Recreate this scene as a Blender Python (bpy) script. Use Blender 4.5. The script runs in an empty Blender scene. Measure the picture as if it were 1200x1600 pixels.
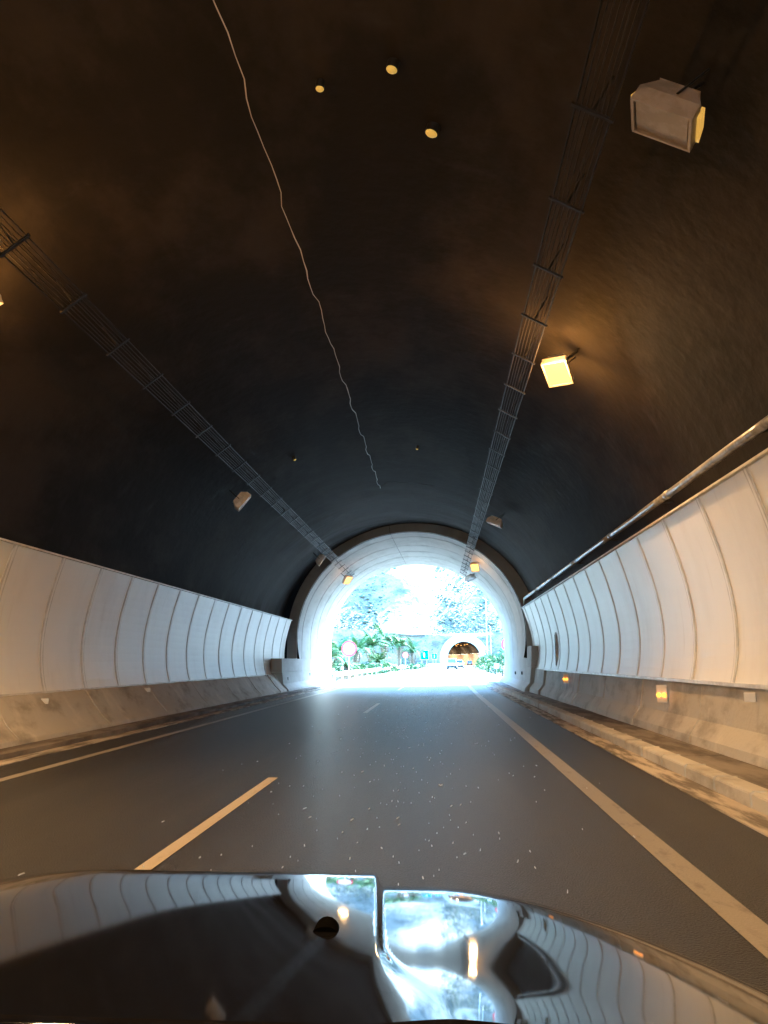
import bpy, bmesh, math, random
from math import sin, cos, pi, radians as R, sqrt
from mathutils import Vector, Matrix, noise
random.seed(11)
S = bpy.context.scene
C = S.collection

# ---------------------------------------------------------------- camera
CH = 1.4
pit, yaw, rol, fpx = 0.1927, 0.0688, -0.0038, 1196.4
fw = Vector((-sin(yaw)*cos(pit), cos(yaw)*cos(pit), sin(pit)))
r0 = Vector((cos(yaw), sin(yaw), 0)); u0 = r0.cross(fw)
rt = r0*cos(rol)+u0*sin(rol); up = u0*cos(rol)-r0*sin(rol)
cam = bpy.data.objects.new('camera', bpy.data.cameras.new('camera')); C.objects.link(cam)
cam.matrix_world = Matrix(((rt.x, up.x, -fw.x, 0), (rt.y, up.y, -fw.y, 0), (rt.z, up.z, -fw.z, CH), (0, 0, 0, 1)))
cam.data.sensor_fit = 'VERTICAL'; cam.data.sensor_height = 36; cam.data.lens = fpx/1600*36
cam.data.clip_start = 0.05; cam.data.clip_end = 6000
S.camera = cam

# ---------------------------------------------------------------- light
SUN_EL, SUN_AZ = R(38), R(40)          # azimuth clockwise from +Y (the driving direction)
w = bpy.data.worlds.new('World'); S.world = w; w.use_nodes = True
nt = w.node_tree; bg = nt.nodes['Background']
sky = nt.nodes.new('ShaderNodeTexSky'); sky.sky_type = 'NISHITA'; sky.sun_disc = False
sky.sun_elevation = SUN_EL; sky.sun_rotation = SUN_AZ
nt.links.new(sky.outputs[0], bg.inputs[0]); bg.inputs[1].default_value = 0.15
sl = bpy.data.lights.new('sun', 'SUN'); sl.energy = 5; sl.angle = R(0.5); sl.color = (1, .96, .9)
so = bpy.data.objects.new('sun', sl); C.objects.link(so)
sd = Vector((sin(SUN_AZ)*cos(SUN_EL), cos(SUN_AZ)*cos(SUN_EL), sin(SUN_EL)))
so.rotation_euler = sd.to_track_quat('Z', 'Y').to_euler(); so.location = (60, 60, 60)
S.view_settings.view_transform = 'Standard'; S.view_settings.look = 'None'; S.view_settings.gamma = 1
S.view_settings.exposure = 4.65
try:
    S.view_settings.use_white_balance = True
    S.view_settings.white_balance_temperature = 4650
    S.view_settings.white_balance_tint = -10
except Exception: pass
S.render.engine = 'CYCLES'
cy = S.cycles; cy.max_bounces = 10; cy.diffuse_bounces = 7; cy.glossy_bounces = 5
cy.sample_clamp_indirect = 6; cy.caustics_reflective = False; cy.caustics_refractive = False
cy.use_denoising = True
try: cy.denoiser = 'OPENIMAGEDENOISE'; cy.denoising_input_passes = 'RGB_ALBEDO_NORMAL'; cy.denoising_prefilter = 'ACCURATE'
except Exception: pass
LAMP = (1.0, 0.46, 0.15)

# ---------------------------------------------------------------- materials
def mat(name, col=(.5, .5, .5), rough=.6, metal=0, spec=None, col2=None, scale=3, detail=6, lo=.4, hi=.6, bump=0, bscale=40,
        stretch=(1, 1, 1), emit=None, estr=0, ior=None, bdist=.02, col3=None, scale3=.5, lo3=.5, hi3=.7, stretch3=(1, 1, 1)):
    m = bpy.data.materials.new(name); m.use_nodes = True
    n = m.node_tree.nodes; l = m.node_tree.links; p = n['Principled BSDF']
    p.inputs['Roughness'].default_value = rough; p.inputs['Metallic'].default_value = metal
    if ior: p.inputs['IOR'].default_value = ior
    if spec is not None: p.inputs['Specular IOR Level'].default_value = spec
    p.inputs['Base Color'].default_value = (*col, 1)
    geo = n.new('ShaderNodeNewGeometry')
    def mp(st):
        mm = n.new('ShaderNodeMapping'); mm.inputs['Scale'].default_value = st; l.new(geo.outputs['Position'], mm.inputs[0]); return mm.outputs[0]
    out = None
    def layer(base, c, sc, a, b, st, det):
        t = n.new('ShaderNodeTexNoise'); t.inputs['Scale'].default_value = sc; t.inputs['Detail'].default_value = det
        t.inputs['Roughness'].default_value = .62; l.new(mp(st), t.inputs[0])
        mr = n.new('ShaderNodeMapRange'); mr.inputs[1].default_value = a; mr.inputs[2].default_value = b; mr.interpolation_type = 'SMOOTHSTEP'
        l.new(t.outputs[0], mr.inputs[0])
        mx = n.new('ShaderNodeMix'); mx.data_type = 'RGBA'; l.new(mr.outputs[0], mx.inputs[0])
        if base is None: mx.inputs[6].default_value = (*col, 1)
        else: l.new(base, mx.inputs[6])
        mx.inputs[7].default_value = (*c, 1); return mx.outputs[2]
    if col2: out = layer(out, col2, scale, lo, hi, stretch, detail)
    if col3: out = layer(out, col3, scale3, lo3, hi3, stretch3, 5)
    if out is not None: l.new(out, p.inputs['Base Color'])
    if bump:
        t = n.new('ShaderNodeTexNoise'); t.inputs['Scale'].default_value = bscale; t.inputs['Detail'].default_value = 5; l.new(mp((1, 1, 1)), t.inputs[0])
        b = n.new('ShaderNodeBump'); b.inputs['Strength'].default_value = bump; b.inputs['Distance'].default_value = bdist
        l.new(t.outputs[0], b.inputs['Height']); l.new(b.outputs[0], p.inputs['Normal'])
    if emit: p.inputs['Emission Color'].default_value = (*emit, 1); p.inputs['Emission Strength'].default_value = estr
    return m
M = dict(
 asphalt=mat('asphalt', (.016, .016, .019), .41, spec=.36, col2=(.03, .03, .031), scale=55, lo=.45, hi=.7, bump=1, bscale=70, bdist=.02, col3=(.032, .032, .034), scale3=.9, lo3=.45, hi3=.7, stretch3=(1.6, .09, 1)),
 dryasphalt=mat('dry_asphalt', (.022, .022, .026), .85, spec=.12, col2=(.032, .032, .034), scale=1.2, stretch=(1.6, .1, 1), bump=.5, bscale=60, bdist=.01),
 gutter=mat('gutter_concrete', (.55, .5, .44), .7, col2=(.16, .14, .12), scale=1.6, stretch=(3, .5, 1), bump=.4, bscale=25),
 walk=mat('walkway_concrete', (.27, .245, .22), .75, col2=(.1, .085, .075), scale=1.3, stretch=(2, .5, 1), lo=.35, hi=.65, bump=.5, bscale=18),
 fresh=mat('dash_paint', (.5, .45, .37), .42, col2=(.34, .3, .24), scale=9, stretch=(1, .35, 1), lo=.52, hi=.75, bump=.3, bscale=60),
 paint=mat('road_paint', (.27, .25, .22), .42, col2=(.15, .135, .115), scale=9, stretch=(1, .35, 1), lo=.52, hi=.75, bump=.3, bscale=60, col3=(.09, .085, .08), scale3=30, lo3=.66, hi3=.76),
 lining=mat('sooty_concrete', (.02, .0185, .0175), .8, spec=.12, col2=(.045, .04, .036), scale=.5, lo=.42, hi=.66, stretch=(1, .55, 1), bump=.6, bscale=4, bdist=.03, col3=(.06, .06, .062), scale3=.45, lo3=.6, hi3=.85, stretch3=(1, 1.6, 1)),
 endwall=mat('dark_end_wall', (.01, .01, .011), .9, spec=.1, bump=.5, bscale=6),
 barrier=mat('stained_concrete', (.56, .55, .53), .7, col2=(.34, .32, .295), scale=1.4, lo=.46, hi=.72, stretch=(1, .8, 1.6), bump=.5, bscale=14, col3=(.68, .66, .62), scale3=1.1, lo3=.55, hi3=.72, stretch3=(1, 1, .35)),
 panel=mat('white_enamel_panel', (.88, .89, .89), .38, col2=(.78, .78, .77), scale=.8, lo=.45, hi=.75, stretch=(1, 1, .3), bump=.2, bscale=1.1, bdist=.06, col3=(.6, .58, .54), scale3=2.2, lo3=.6, hi3=.9, stretch3=(1, 1.5, .12)),
 strip=mat('panel_cover_strip', (.74, .75, .75), .4, col2=(.6, .6, .6), scale=3),
 ring=mat('pale_concrete', (.4, .39, .37), .7, col2=(.31, .3, .275), scale=.9, lo=.45, hi=.7, bump=.25, bscale=7, stretch=(1, .4, 1)),
 galv=mat('galvanised_steel', (.5, .5, .5), .4, metal=.6, col2=(.38, .38, .38), scale=8),
 tray=mat('tray_steel', (.035, .035, .037), .5, metal=.5),
 cable=mat('grey_cable', (.035, .035, .037), .5),
 pipe=mat('pale_pipe', (.52, .52, .53), .3, metal=.2, col2=(.3, .3, .3), scale=4),
 lampbody=mat('lamp_housing', (.8, .8, .8), .45, col2=(.68, .67, .65), scale=9),
 lampdarkened=mat('darkened_lamp_housing', (.3, .28, .28), .6, col2=(.24, .22, .2), scale=5),  # housing colour darkened to hold down the lamp light falling on it
 glassoff=mat('lamp_glass_unlit', (.6, .6, .58), .25),
 glasson=mat('lamp_glass_lit', (.05, .03, .01), .4, emit=(1, .36, .06), estr=.15),
 dim=mat('dim_yellow_glass', (.35, .22, .05), .3, emit=(1, .42, .05), estr=.03),
 amber=mat('amber_marker_light', (.8, .35, .05), .3, emit=(1, .26, .02), estr=.16),
 refldot=mat('yellow_reflection_glow', (.7, .5, .1), .3, emit=(1, .5, .07), estr=.02),  # glow of the discs that stand for windscreen reflections
 plate=mat('white_plate', (.75, .75, .75), .4),
 blackm=mat('matt_black_rubber', (.003, .003, .003), 1, spec=0),
 black=mat('black_plastic', (.006, .006, .007), .8, spec=.15),
 gap=mat('dark_joint', (.03, .03, .03), .8),
 paintcar=mat('black_car_paint', (.006, .006, .008), .045, ior=2.3),
 carwhite=mat('white_car_paint', (.8, .8, .8), .2),
 carsilver=mat('silver_car_paint', (.35, .37, .38), .2, metal=.4),
 cardark=mat('dark_car_paint', (.06, .06, .07), .2),
 carglass=mat('car_glass', (.04, .05, .06), .08),
 tyre=mat('tyre_rubber', (.02, .02, .02), .8),
 tail=mat('tail_light_red', (.5, .02, .02), .2),
 red=mat('sign_red', (.55, .03, .06), .4),
 white=mat('sign_white', (.8, .8, .8), .4),
 symbol=mat('sign_black', (.03, .035, .04), .4),
 blue=mat('sign_blue', (.02, .2, .45), .4),
 soil=mat('dry_soil', (.13, .12, .1), .95, spec=.1, col2=(.2, .17, .13), scale=.6, bump=.4, bscale=3),
 rock=mat('hill_rock', (.22, .205, .185), .95, spec=.1, col2=(.1, .098, .088), scale=.14, lo=.42, hi=.66, stretch=(1, 1, 2.2), bump=.8, bscale=.35, bdist=1.2, col3=(.065, .075, .06), scale3=1.4, lo3=.54, hi3=.68),
 facade=mat('portal_facade_concrete', (.4, .39, .37), .8, col2=(.36, .34, .3), scale=.3, bump=.3, bscale=2),
 shrub=mat('dry_shrub', (.06, .075, .052), .9, spec=.1, col2=(.09, .1, .075), scale=.5),
 leafa=mat('palm_leaf', (.055, .105, .045), .8, spec=.15, col2=(.08, .13, .045), scale=1.5),
 leafb=mat('shrub_leaf', (.05, .09, .025), .85, spec=.15, col2=(.075, .11, .03), scale=1.2),
 dead=mat('dry_frond', (.16, .12, .07), .8),
 trunk=mat('palm_trunk', (.12, .09, .06), .9, bump=.6, bscale=12),
 wallorange=mat('inner_wall_panels', (.5, .42, .36), .6, col2=(.38, .3, .25), scale=.5, stretch=(1, .5, 1)),
 chip=mat('pale_chips', (.62, .68, .78), .5),
)
# bare, less sooty concrete left in bands near the end of the lining
lm = M['lining'].node_tree; n_ = lm.nodes; l_ = lm.links; pb = n_['Principled BSDF']; src = pb.inputs['Base Color'].links[0].from_socket
geo = n_.new('ShaderNodeNewGeometry'); sx = n_.new('ShaderNodeSeparateXYZ'); l_.new(geo.outputs['Position'], sx.inputs[0])
mp_ = n_.new('ShaderNodeMapping'); mp_.inputs['Scale'].default_value = (.16, .75, .16); l_.new(geo.outputs['Position'], mp_.inputs[0])
tn = n_.new('ShaderNodeTexNoise'); tn.inputs['Scale'].default_value = 1; tn.inputs['Detail'].default_value = 7; tn.inputs['Roughness'].default_value = .6; l_.new(mp_.outputs[0], tn.inputs[0])
m1 = n_.new('ShaderNodeMapRange'); m1.inputs[1].default_value = .44; m1.inputs[2].default_value = .66; l_.new(tn.outputs[0], m1.inputs[0])
m2 = n_.new('ShaderNodeMapRange'); m2.inputs[1].default_value = 24; m2.inputs[2].default_value = 35; l_.new(sx.outputs[1], m2.inputs[0])
mu = n_.new('ShaderNodeMath'); mu.operation = 'MULTIPLY'; l_.new(m1.outputs[0], mu.inputs[0]); l_.new(m2.outputs[0], mu.inputs[1])
mx_ = n_.new('ShaderNodeMix'); mx_.data_type = 'RGBA'; l_.new(mu.outputs[0], mx_.inputs[0]); l_.new(src, mx_.inputs[6]); mx_.inputs[7].default_value = (.085, .085, .09, 1); l_.new(mx_.outputs[2], pb.inputs['Base Color'])
# ---------------------------------------------------------------- mesh helpers
def link(name, me, m=None, parent=None, smooth=False):
    o = bpy.data.objects.new(name, me); C.objects.link(o)
    if m: me.materials.append(M[m] if isinstance(m, str) else m)
    if parent: o.parent = parent
    if smooth:
        for p in me.polygons: p.use_smooth = True
    return o
def mesh(name, V, F, m=None, parent=None, smooth=False):
    me = bpy.data.meshes.new(name); me.from_pydata([tuple(v) for v in V], [], F); me.update()
    return link(name, me, m, parent, smooth)
def tag(o, label=None, cat=None, group=None, kind=None):
    if label: o['label'] = label
    if cat: o['category'] = cat
    if group: o['group'] = group
    if kind: o['kind'] = kind
    return o
def empty(name, loc=(0, 0, 0), rz=0, **k):
    o = bpy.data.objects.new(name, None); C.objects.link(o); o.location = loc; o.rotation_euler.z = rz
    return tag(o, **k)
class MB:
    def __init__(s): s.V = []; s.F = []
    def add(s, V, F):
        b = len(s.V); s.V += [tuple(v) for v in V]; s.F += [tuple(i+b for i in f) for f in F]; return s
    def box(s, c, d, rot=None):
        V = [Vector((x*d[0]/2, y*d[1]/2, z*d[2]/2)) for x in (-1, 1) for y in (-1, 1) for z in (-1, 1)]
        if rot: V = [rot @ v for v in V]
        return s.add([v+Vector(c) for v in V], [(0, 1, 3, 2), (4, 6, 7, 5), (0, 4, 5, 1), (2, 3, 7, 6), (0, 2, 6, 4), (1, 5, 7, 3)])
    def tube(s, P, r, n=8, cap=True):
        P = [Vector(p) for p in P]; V = []; F = []
        for i, p in enumerate(P):
            t = (P[min(i+1, len(P)-1)]-P[max(i-1, 0)]).normalized()
            a = t.cross(Vector((0, 0, 1)));
            if a.length < .05: a = t.cross(Vector((1, 0, 0)))
            a.normalize(); b = t.cross(a); rr = r[i] if isinstance(r, (list, tuple)) else r
            V += [p+(a*cos(2*pi*k/n)+b*sin(2*pi*k/n))*rr for k in range(n)]
        for i in range(len(P)-1):
            for k in range(n): F.append((i*n+k, i*n+(k+1) % n, (i+1)*n+(k+1) % n, (i+1)*n+k))
        if cap: F.append(tuple(range(n))[::-1]); F.append(tuple(range((len(P)-1)*n, len(P)*n)))
        return s.add(V, F)
    def sweep(s, prof, ys, sh=None, closed=True):
        """profile (x, z) swept along y; sh(y) gives the sideways shift"""
        n = len(prof); V = []; F = []
        for y in ys:
            d = sh(y) if sh else 0
            V += [(x+d, y, z) for x, z in prof]
        for i in range(len(ys)-1):
            for k in range(n if closed else n-1): F.append((i*n+k, i*n+(k+1) % n, (i+1)*n+(k+1) % n, (i+1)*n+k))
        if closed: F.append(tuple(range(n))); F.append(tuple(range((len(ys)-1)*n, len(ys)*n))[::-1])
        return s.add(V, F)
    def build(s, name, m=None, parent=None, smooth=False): return mesh(name, s.V, s.F, m, parent, smooth)
def bevel(o, wd=.01, seg=2):
    b = o.modifiers.new('bevel', 'BEVEL'); b.width = wd; b.segments = seg; b.limit_method = 'ANGLE'; return o
def copy_tree(o, parent=None):
    c = o.copy(); C.objects.link(c); c.parent = parent
    for ch in list(o.children): copy_tree(ch, c)
    return c
def frange(a, b, st):
    n = max(1, int(math.ceil((b-a)/st-1e-6))); return [a+(b-a)*i/n for i in range(n+1)]

# ---------------------------------------------------------------- layout numbers
XC, ZC, RX, RZ = -1.65, 2.59, 5.57, 5.05        # inner face of the portal ring
LX, LZ = 6.1, 5.45                              # radii of the dark lining
Y2 = 268                                        # mouth of the second tunnel
def shift(y): return 0 if y < 30 else 10.6*((y-30)/235)**1.7
def dfront(x): return 37.3-.42*(x+2.2)          # skewed face where the ring begins
YB = -70

# ---------------------------------------------------------------- ground, road
ground = mesh('ground', [(-400, 40, -.35), (400, 40, -.35), (400, 1500, -.35), (-400, 1500, -.35)], [(0, 1, 2, 3)], 'soil'); tag(ground, kind='structure')
soil_l = MB(); ys = frange(49, Y2, 6)
soil_l.sweep([(-60, 1.2), (-30, .3), (-14, .1), (-8.4, .12), (-6.6, -.02), (-6.6, -.3), (-60, -.3)], ys, shift).build('verge', 'soil')
tag(bpy.data.objects['verge'], kind='structure')
v2 = MB().sweep([(5.6, -.02), (7.5, .1), (14, 1.0), (40, 4.5), (40, -.3), (5.6, -.3)], ys, shift).build('verge', 'soil'); tag(v2, kind='structure')
yr = frange(YB, 30, 5)+frange(30, 50.2, 4)[1:]
road = MB().sweep([(-6.05, 0), (2.62, 0), (2.62, -.3), (-6.05, -.3)], yr, shift).build('road', 'asphalt'); tag(road, kind='structure')
ro = MB().sweep([(-6.05, 0), (2.62, 0), (2.62, -.3), (-6.05, -.3)], frange(50.2, 340, 4), shift).build('road', 'dryasphalt'); tag(ro, kind='structure')
sh_out = MB().sweep([(2.62, -.004), (5.6, -.02), (5.6, -.3), (2.62, -.3)], frange(50.2, 262, 4), shift).build('slip_lane', 'dryasphalt'); tag(sh_out, kind='structure')
sh_l = MB().sweep([(-6.6, -.02), (-6.05, -.004), (-6.05, -.3), (-6.6, -.3)], frange(50.2, 262, 4), shift).build('shoulder', 'dryasphalt'); tag(sh_l, kind='structure')
def line(x, w_, y0, y1, name='edge_line', z=.004):
    MB().sweep([(x-w_/2, z), (x+w_/2, z)], frange(y0, y1, 3), shift, closed=False).build(name, 'fresh' if name == 'lane_dash' else 'paint', road)
line(-5.33, .15, YB, 340); line(1.64, .2, YB, 340)
for k in range(-1, 16):
    y0 = 4.75+17*k
    if y0 > 262: break
    line(-2.05, .12, y0, y0+5, 'lane_dash')
line(4.9, .15, 52, 200)
for y0, x0, x1 in ((60, 1.95, 4.2), (95, 2.1, 4.6)):   # painted hook arrows in the slip lane
    P = [(x0+(x1-x0)*t, y0+14*t-10*t*t) for t in [i/8 for i in range(9)]]
    V = [];
    for x, y in P: V += [(x+shift(y), y, .006), (x+shift(y)+.15, y+1.6, .006)]
    mesh('lane_arrow', V, [(2*i, 2*i+1, 2*i+3, 2*i+2) for i in range(8)], 'paint', road)

# gutters and walkways inside the tunnel: precast pieces with open joints
def segs(name, prof, y0, y1, ln, m, parent=None, gap=.012, jit=.004, off=0, bev=0):
    y = y0+off; k = 0
    while y < y1-.3:
        e = min(y+ln, y1); j = random.uniform(-jit, jit)
        o = MB().sweep([(x+j, z+(j*.6 if z > 0 else 0)) for x, z in prof], [y+gap/2, e-gap/2]).build(name, m, parent)
        if bev: bevel(o, bev, 2)
        y = e
def grp(name, label, cat, **k):
    return empty(name, (0, 0, 0), label=label, cat=cat, **k)
gR = empty('gutter'); tag(gR, kind='structure')
segs('gutter_slab', [(2.625, .012), (2.98, .002), (2.98, -.25), (2.625, -.25)], -4, 50, 2.0, 'gutter', gR)
wR = empty('walkway'); tag(wR, kind='structure')
segs('kerb', [(2.985, .13), (3.02, .15), (3.22, .15), (3.22, -.25), (2.985, -.25)], -4, 50, 1.0, 'barrier', wR, bev=.01)
segs('walkway_slab', [(3.225, .135), (3.97, .15), (4.5, .15), (4.5, -.25), (3.225, -.25)], -4, 50, 3.0, 'walk', wR)
wL = empty('walkway'); tag(wL, kind='structure')
segs('gutter_slab', [(-6.42, .0), (-6.06, .012), (-6.06, -.25), (-6.42, -.25)], -4, 50, 2.0, 'gutter', wL)
segs('walkway_slab', [(-7.6, .1), (-6.6, .09), (-6.43, .075), (-6.43, -.25), (-7.6, -.25)], -4, 50, 3.0, 'walk', wL)

# ---------------------------------------------------------------- lining
th = [(-12+204*i/60)*pi/180 for i in range(61)]
ysl = frange(YB, dfront(-1.65)+.1, 1.2)
V = []; F = []
for y in ysl:
    for t in th:
        nx, nz = cos(t), sin(t); q = Vector((nx*LX, y*.9, nz*LZ))
        d = .04*noise.noise(q*.3)
        x = XC+(LX+d+(.42 if nx < 0 else 0)*(-nx)**1.5 if nx < 0 else LX+d)*nx; f = (y-YB)/(ysl[-1]-YB)
        V.append((x, YB+f*(dfront(x)+.05-YB), ZC+(LZ+d)*nz))
n = len(th)
for i in range(len(ysl)-1):
    for k in range(n-1): F.append((i*n+k, i*n+k+1, (i+1)*n+k+1, (i+1)*n+k))
# outer skin so that the shell has thickness
b = len(V)
for y in (YB, dfront(XC)):
    for t in th:
        x = XC+(LX+1.1)*cos(t); V.append((x, dfront(x) if y > 0 else YB, ZC+(LZ+.7)*sin(t)))
for k in range(n-1): F.append((b+k+1, b+k, b+n+k, b+n+k+1))
lin = mesh('tunnel_lining', V, F, 'lining', smooth=True); tag(lin, kind='structure')
# dark end wall between lining and ring
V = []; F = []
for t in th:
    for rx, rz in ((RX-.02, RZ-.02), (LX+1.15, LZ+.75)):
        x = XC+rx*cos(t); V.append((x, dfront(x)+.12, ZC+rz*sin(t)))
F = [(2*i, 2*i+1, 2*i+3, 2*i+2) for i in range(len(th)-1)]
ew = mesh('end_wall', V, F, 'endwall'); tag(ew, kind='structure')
ub = MB().box((XC, -10, -.5), (14, 2*60+.2, .2)).build('tunnel_base', 'walk'); tag(ub, kind='structure')
# ---------------------------------------------------------------- pale portal ring
ring = grp('portal_arch', 'pale grey concrete arch ring framing the bright tunnel exit', 'tunnel portal')
cuts = [0, .12, .34, .52, .68, .84, 1.0]
def rshift(f): return .3*f
def ringpt(t, f, off=0):
    cx_ = cos(t) if sin(t) > 0 else math.copysign(1, cos(t))
    x = XC+(RX+off)*cx_; y0 = dfront(x); y1 = 50.2
    return (x+rshift(f), y0+(y1-y0)*f, ZC+(RZ+off)*sin(t)*(1 if sin(t) > 0 else 2.4))
for i in range(len(cuts)-1):
    for t0, t1 in ((-12, 96.5), (96.5, 192)):
        a, bb = cuts[i]+(.0035 if i else 0), cuts[i+1]-(.0035 if i < 5 else 0)
        ts = [R(t0+.12+(t1-t0-.24)*k/30) for k in range(31)]
        V = []
        for t in ts: V += [ringpt(t, a, 0), ringpt(t, a, .55), ringpt(t, bb, .55), ringpt(t, bb, 0)]
        F = []
        for k in range(30):
            for j in range(4): F.append((4*k+j, 4*k+(j+1) % 4, 4*k+4+(j+1) % 4, 4*k+4+j))
        F += [(3, 2, 1, 0), (120, 121, 122, 123)]
        mesh('arch_segment', V, F, 'ring', ring, False)
V = []
for t in [R(-12+204*k/60) for k in range(61)]: V += [ringpt(t, .001, .03), ringpt(t, .999, .03)]
mesh('joint_filler', V, [(2*i, 2*i+1, 2*i+3, 2*i+2) for i in range(60)], 'gap', ring)
# base walls of the ring with a sloped toe
bwL = grp('base_wall', 'low pale block wall with sloped toe at left foot of arch', 'wall')
y = 35.0; k = 0
for e in (37.5, 40, 42.5, 45, 47.6, 50.3):
    MB().sweep([(-6.72, .05), (-6.76, .18), (-7.0, .42), (-7.06, .93), (-7.6, .93), (-7.6, .05)], [y+.008, e-.008]).build('block', 'ring', bwL)
    MB().sweep([(-7.07, .945), (-7.09, 1.55), (-7.6, 1.55), (-7.6, .945)], [y+.008, e-.008]).build('block', 'ring', bwL)
    y = e
bwR = grp('base_wall', 'two course pale block wall with toe at right foot of arch', 'wall')
y = 32.9
sR = lambda yy: .34*(yy-32.9)/17
for e in (35.3, 37.8, 40.3, 42.8, 45.3, 47.8, 50.3):
    MB().sweep([(3.52, .1), (3.56, .28), (3.78, .5), (3.86, 1.14), (4.6, 1.14), (4.6, .1)], [y+.008, e-.008], sR).build('block', 'ring', bwR)
    MB().sweep([(3.86, 1.155), (3.9, 2.02), (4.6, 2.02), (4.6, 1.155)], [y+.008, e-.008], sR).build('block', 'ring', bwR)
    y = e
for x, yy, z in ((3.84, 36.5, .85), (3.9, 40.2, .8), (-7.04, 36.2, .62), (-7.04, 42.5, .72)):
    o = MB().box((x, yy, z), (.05, .16, .14)).build('drain_hole', 'gap', bwR if x > 0 else bwL)

# ---------------------------------------------------------------- barriers
bL = grp('concrete_barrier', 'stained concrete barrier along the left side under the white panels', 'barrier')
segs('barrier_segment', [(-6.8, .06), (-6.83, .16), (-7.05, .36), (-7.4, .83), (-7.75, .83), (-7.75, .06)], -5, 34.9, 3.5, 'barrier', bL, gap=.02, jit=.012, bev=.012)
bR = grp('concrete_barrier', 'stained concrete barrier along the right side beside the walkway', 'barrier')
segs('barrier_segment', [(3.8, .1), (3.83, .27), (4.0, .5), (4.09, 1.05), (4.5, 1.05), (4.5, .1)], -5, 30.0, 3.5, 'barrier', bR, gap=.02, jit=.012, bev=.012)
for y0, y1 in ((30.02, 31.4), (31.42, 32.88)):
    MB().sweep([(3.72, .1), (3.75, .3), (3.93, .52), (4.0, 1.07), (4.5, 1.07), (4.5, .1)], [y0+.01, y1-.01]).build('barrier_segment', 'ring', bR)

# ---------------------------------------------------------------- wall panels
def panelwall(side, label, xb, zb, xt, zt, y0, spc, i0, i1, yend):
    g = grp('cladding_wall', label, 'wall')
    K = 14; s = side
    # bulging curve between bottom and top
    cur = []
    for k in range(K+1):
        f = k/K; bul = .30*4*f*(1-f)*(.62+.5*(1-f)) 
        cur.append((xb+(xt-xb)*f+s*bul*.8, zb+(zt-zb)*f))
    def slab(off0, off1, ya, yb, name, m, edge=0):
        V = []; F = []
        for x, z in cur:
            V += [(x-s*off0, ya, z), (x-s*off1, ya, z), (x-s*off1, yb, z), (x-s*off0, yb, z)]
        for k in range(K):
            for j in range(4): F.append((4*k+j, 4*k+(j+1) % 4, 4*k+4+(j+1) % 4, 4*k+4+j))
        F += [(0, 1, 2, 3), (4*K+3, 4*K+2, 4*K+1, 4*K)]
        return V, F
    for i in range(i0, i1):
        ya = y0+i*spc; yb = min(ya+spc, yend)
        j = random.uniform(-.008, .008)
        V, F = slab(0+j*.3, -.03+j*.3, ya+.01, yb-.01, 'panel', 'panel')
        o = mesh('panel', V, F, 'panel', g, False)
        V, F = slab(.012+j*.3, .001+j*.3, ya-.075, ya+.075, 'strip', 'strip')
        bevel(mesh('cover_strip', V, F, 'strip', g), .009, 2)
        V, F = slab(.017+j*.3, .0125+j*.3, ya-.02, ya+.03, 'strip', 'strip')
        bevel(mesh('cover_strip', V, F, 'panel', g), .004, 1)
    ya = y0+i0*spc
    for nm, (x, z), h_ in (('bottom_rail', cur[0], .05), ('top_rail', cur[-1], .035)):
        MB().box((x-s*.02+s*.03, (ya+yend)/2, z-.01), (.12, yend-ya, h_)).build(nm, 'strip', g)
    # dark backing that shuts the gap behind the panels
    V = []
    for x, z in cur: V += [(x+s*.12, ya, z), (x+s*.12, yend, z)]
    mesh('backing', V, [(2*k, 2*k+1, 2*k+3, 2*k+2) for k in range(K)], 'gap', g)
    return g, cur
pL, curL = panelwall(-1, 'long wall of white curved panels on the left above stained barrier', -7.55, .85, -7.36, 3.46, 12.84, 1.757, -11, 15, 38.6)
pR, curR = panelwall(1, 'long wall of white curved panels on the right below the pipe', 4.05, 1.08, 3.78, 3.73, 9.38, 1.757, -9, 15, 34.8)
def curx(cur, z):
    for (xa, za), (xb_, zb_) in zip(cur, cur[1:]):
        if za <= z <= zb_: return xa+(xb_-xa)*(z-za)/(zb_-za)
    return cur[0][0]
nich = MB().box((4.12, 27.6, 1.75), (.05, .42, 1.25)).build('emergency_post', 'strip'); bevel(nich, .02)
tag(nich, 'slim upright white box fixed to the right panels above the barrier', 'cabinet')
MB().box((4.09, 27.5, 1.75), (.02, .05, 1.1)).build('door_slot', 'gap', nich)

# ---------------------------------------------------------------- ceiling services
pp = grp('wall_pipe', 'pale metal pipe running along the lining above the right panels', 'pipe')
for k in range(-1, 9):
    a = 33.6-4.2*(k+1); b_ = a+4.12
    if b_ > 33.8: b_ = 33.8
    MB().tube([(3.80, y_, 4.07+.003*sin(y_*2)) for y_ in frange(a, b_, .7)], .062, 12).build('pipe_length', 'pipe', pp, True)
    MB().tube([(3.80, a-.09, 4.07), (3.80, a+.05, 4.07)], .07, 12).build('coupling', 'galv', pp, True)
    MB().box((3.93, a+.6, 4.07), (.3, .05, .03)).build('bracket', 'tray', pp)
P = [(3.8, 33.8, 4.07), (3.82, 34.0, 4.0), (3.84, 34.05, 3.85)]
MB().tube(P, .062, 10).build('pipe_end', 'pipe', pp, True)

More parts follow.
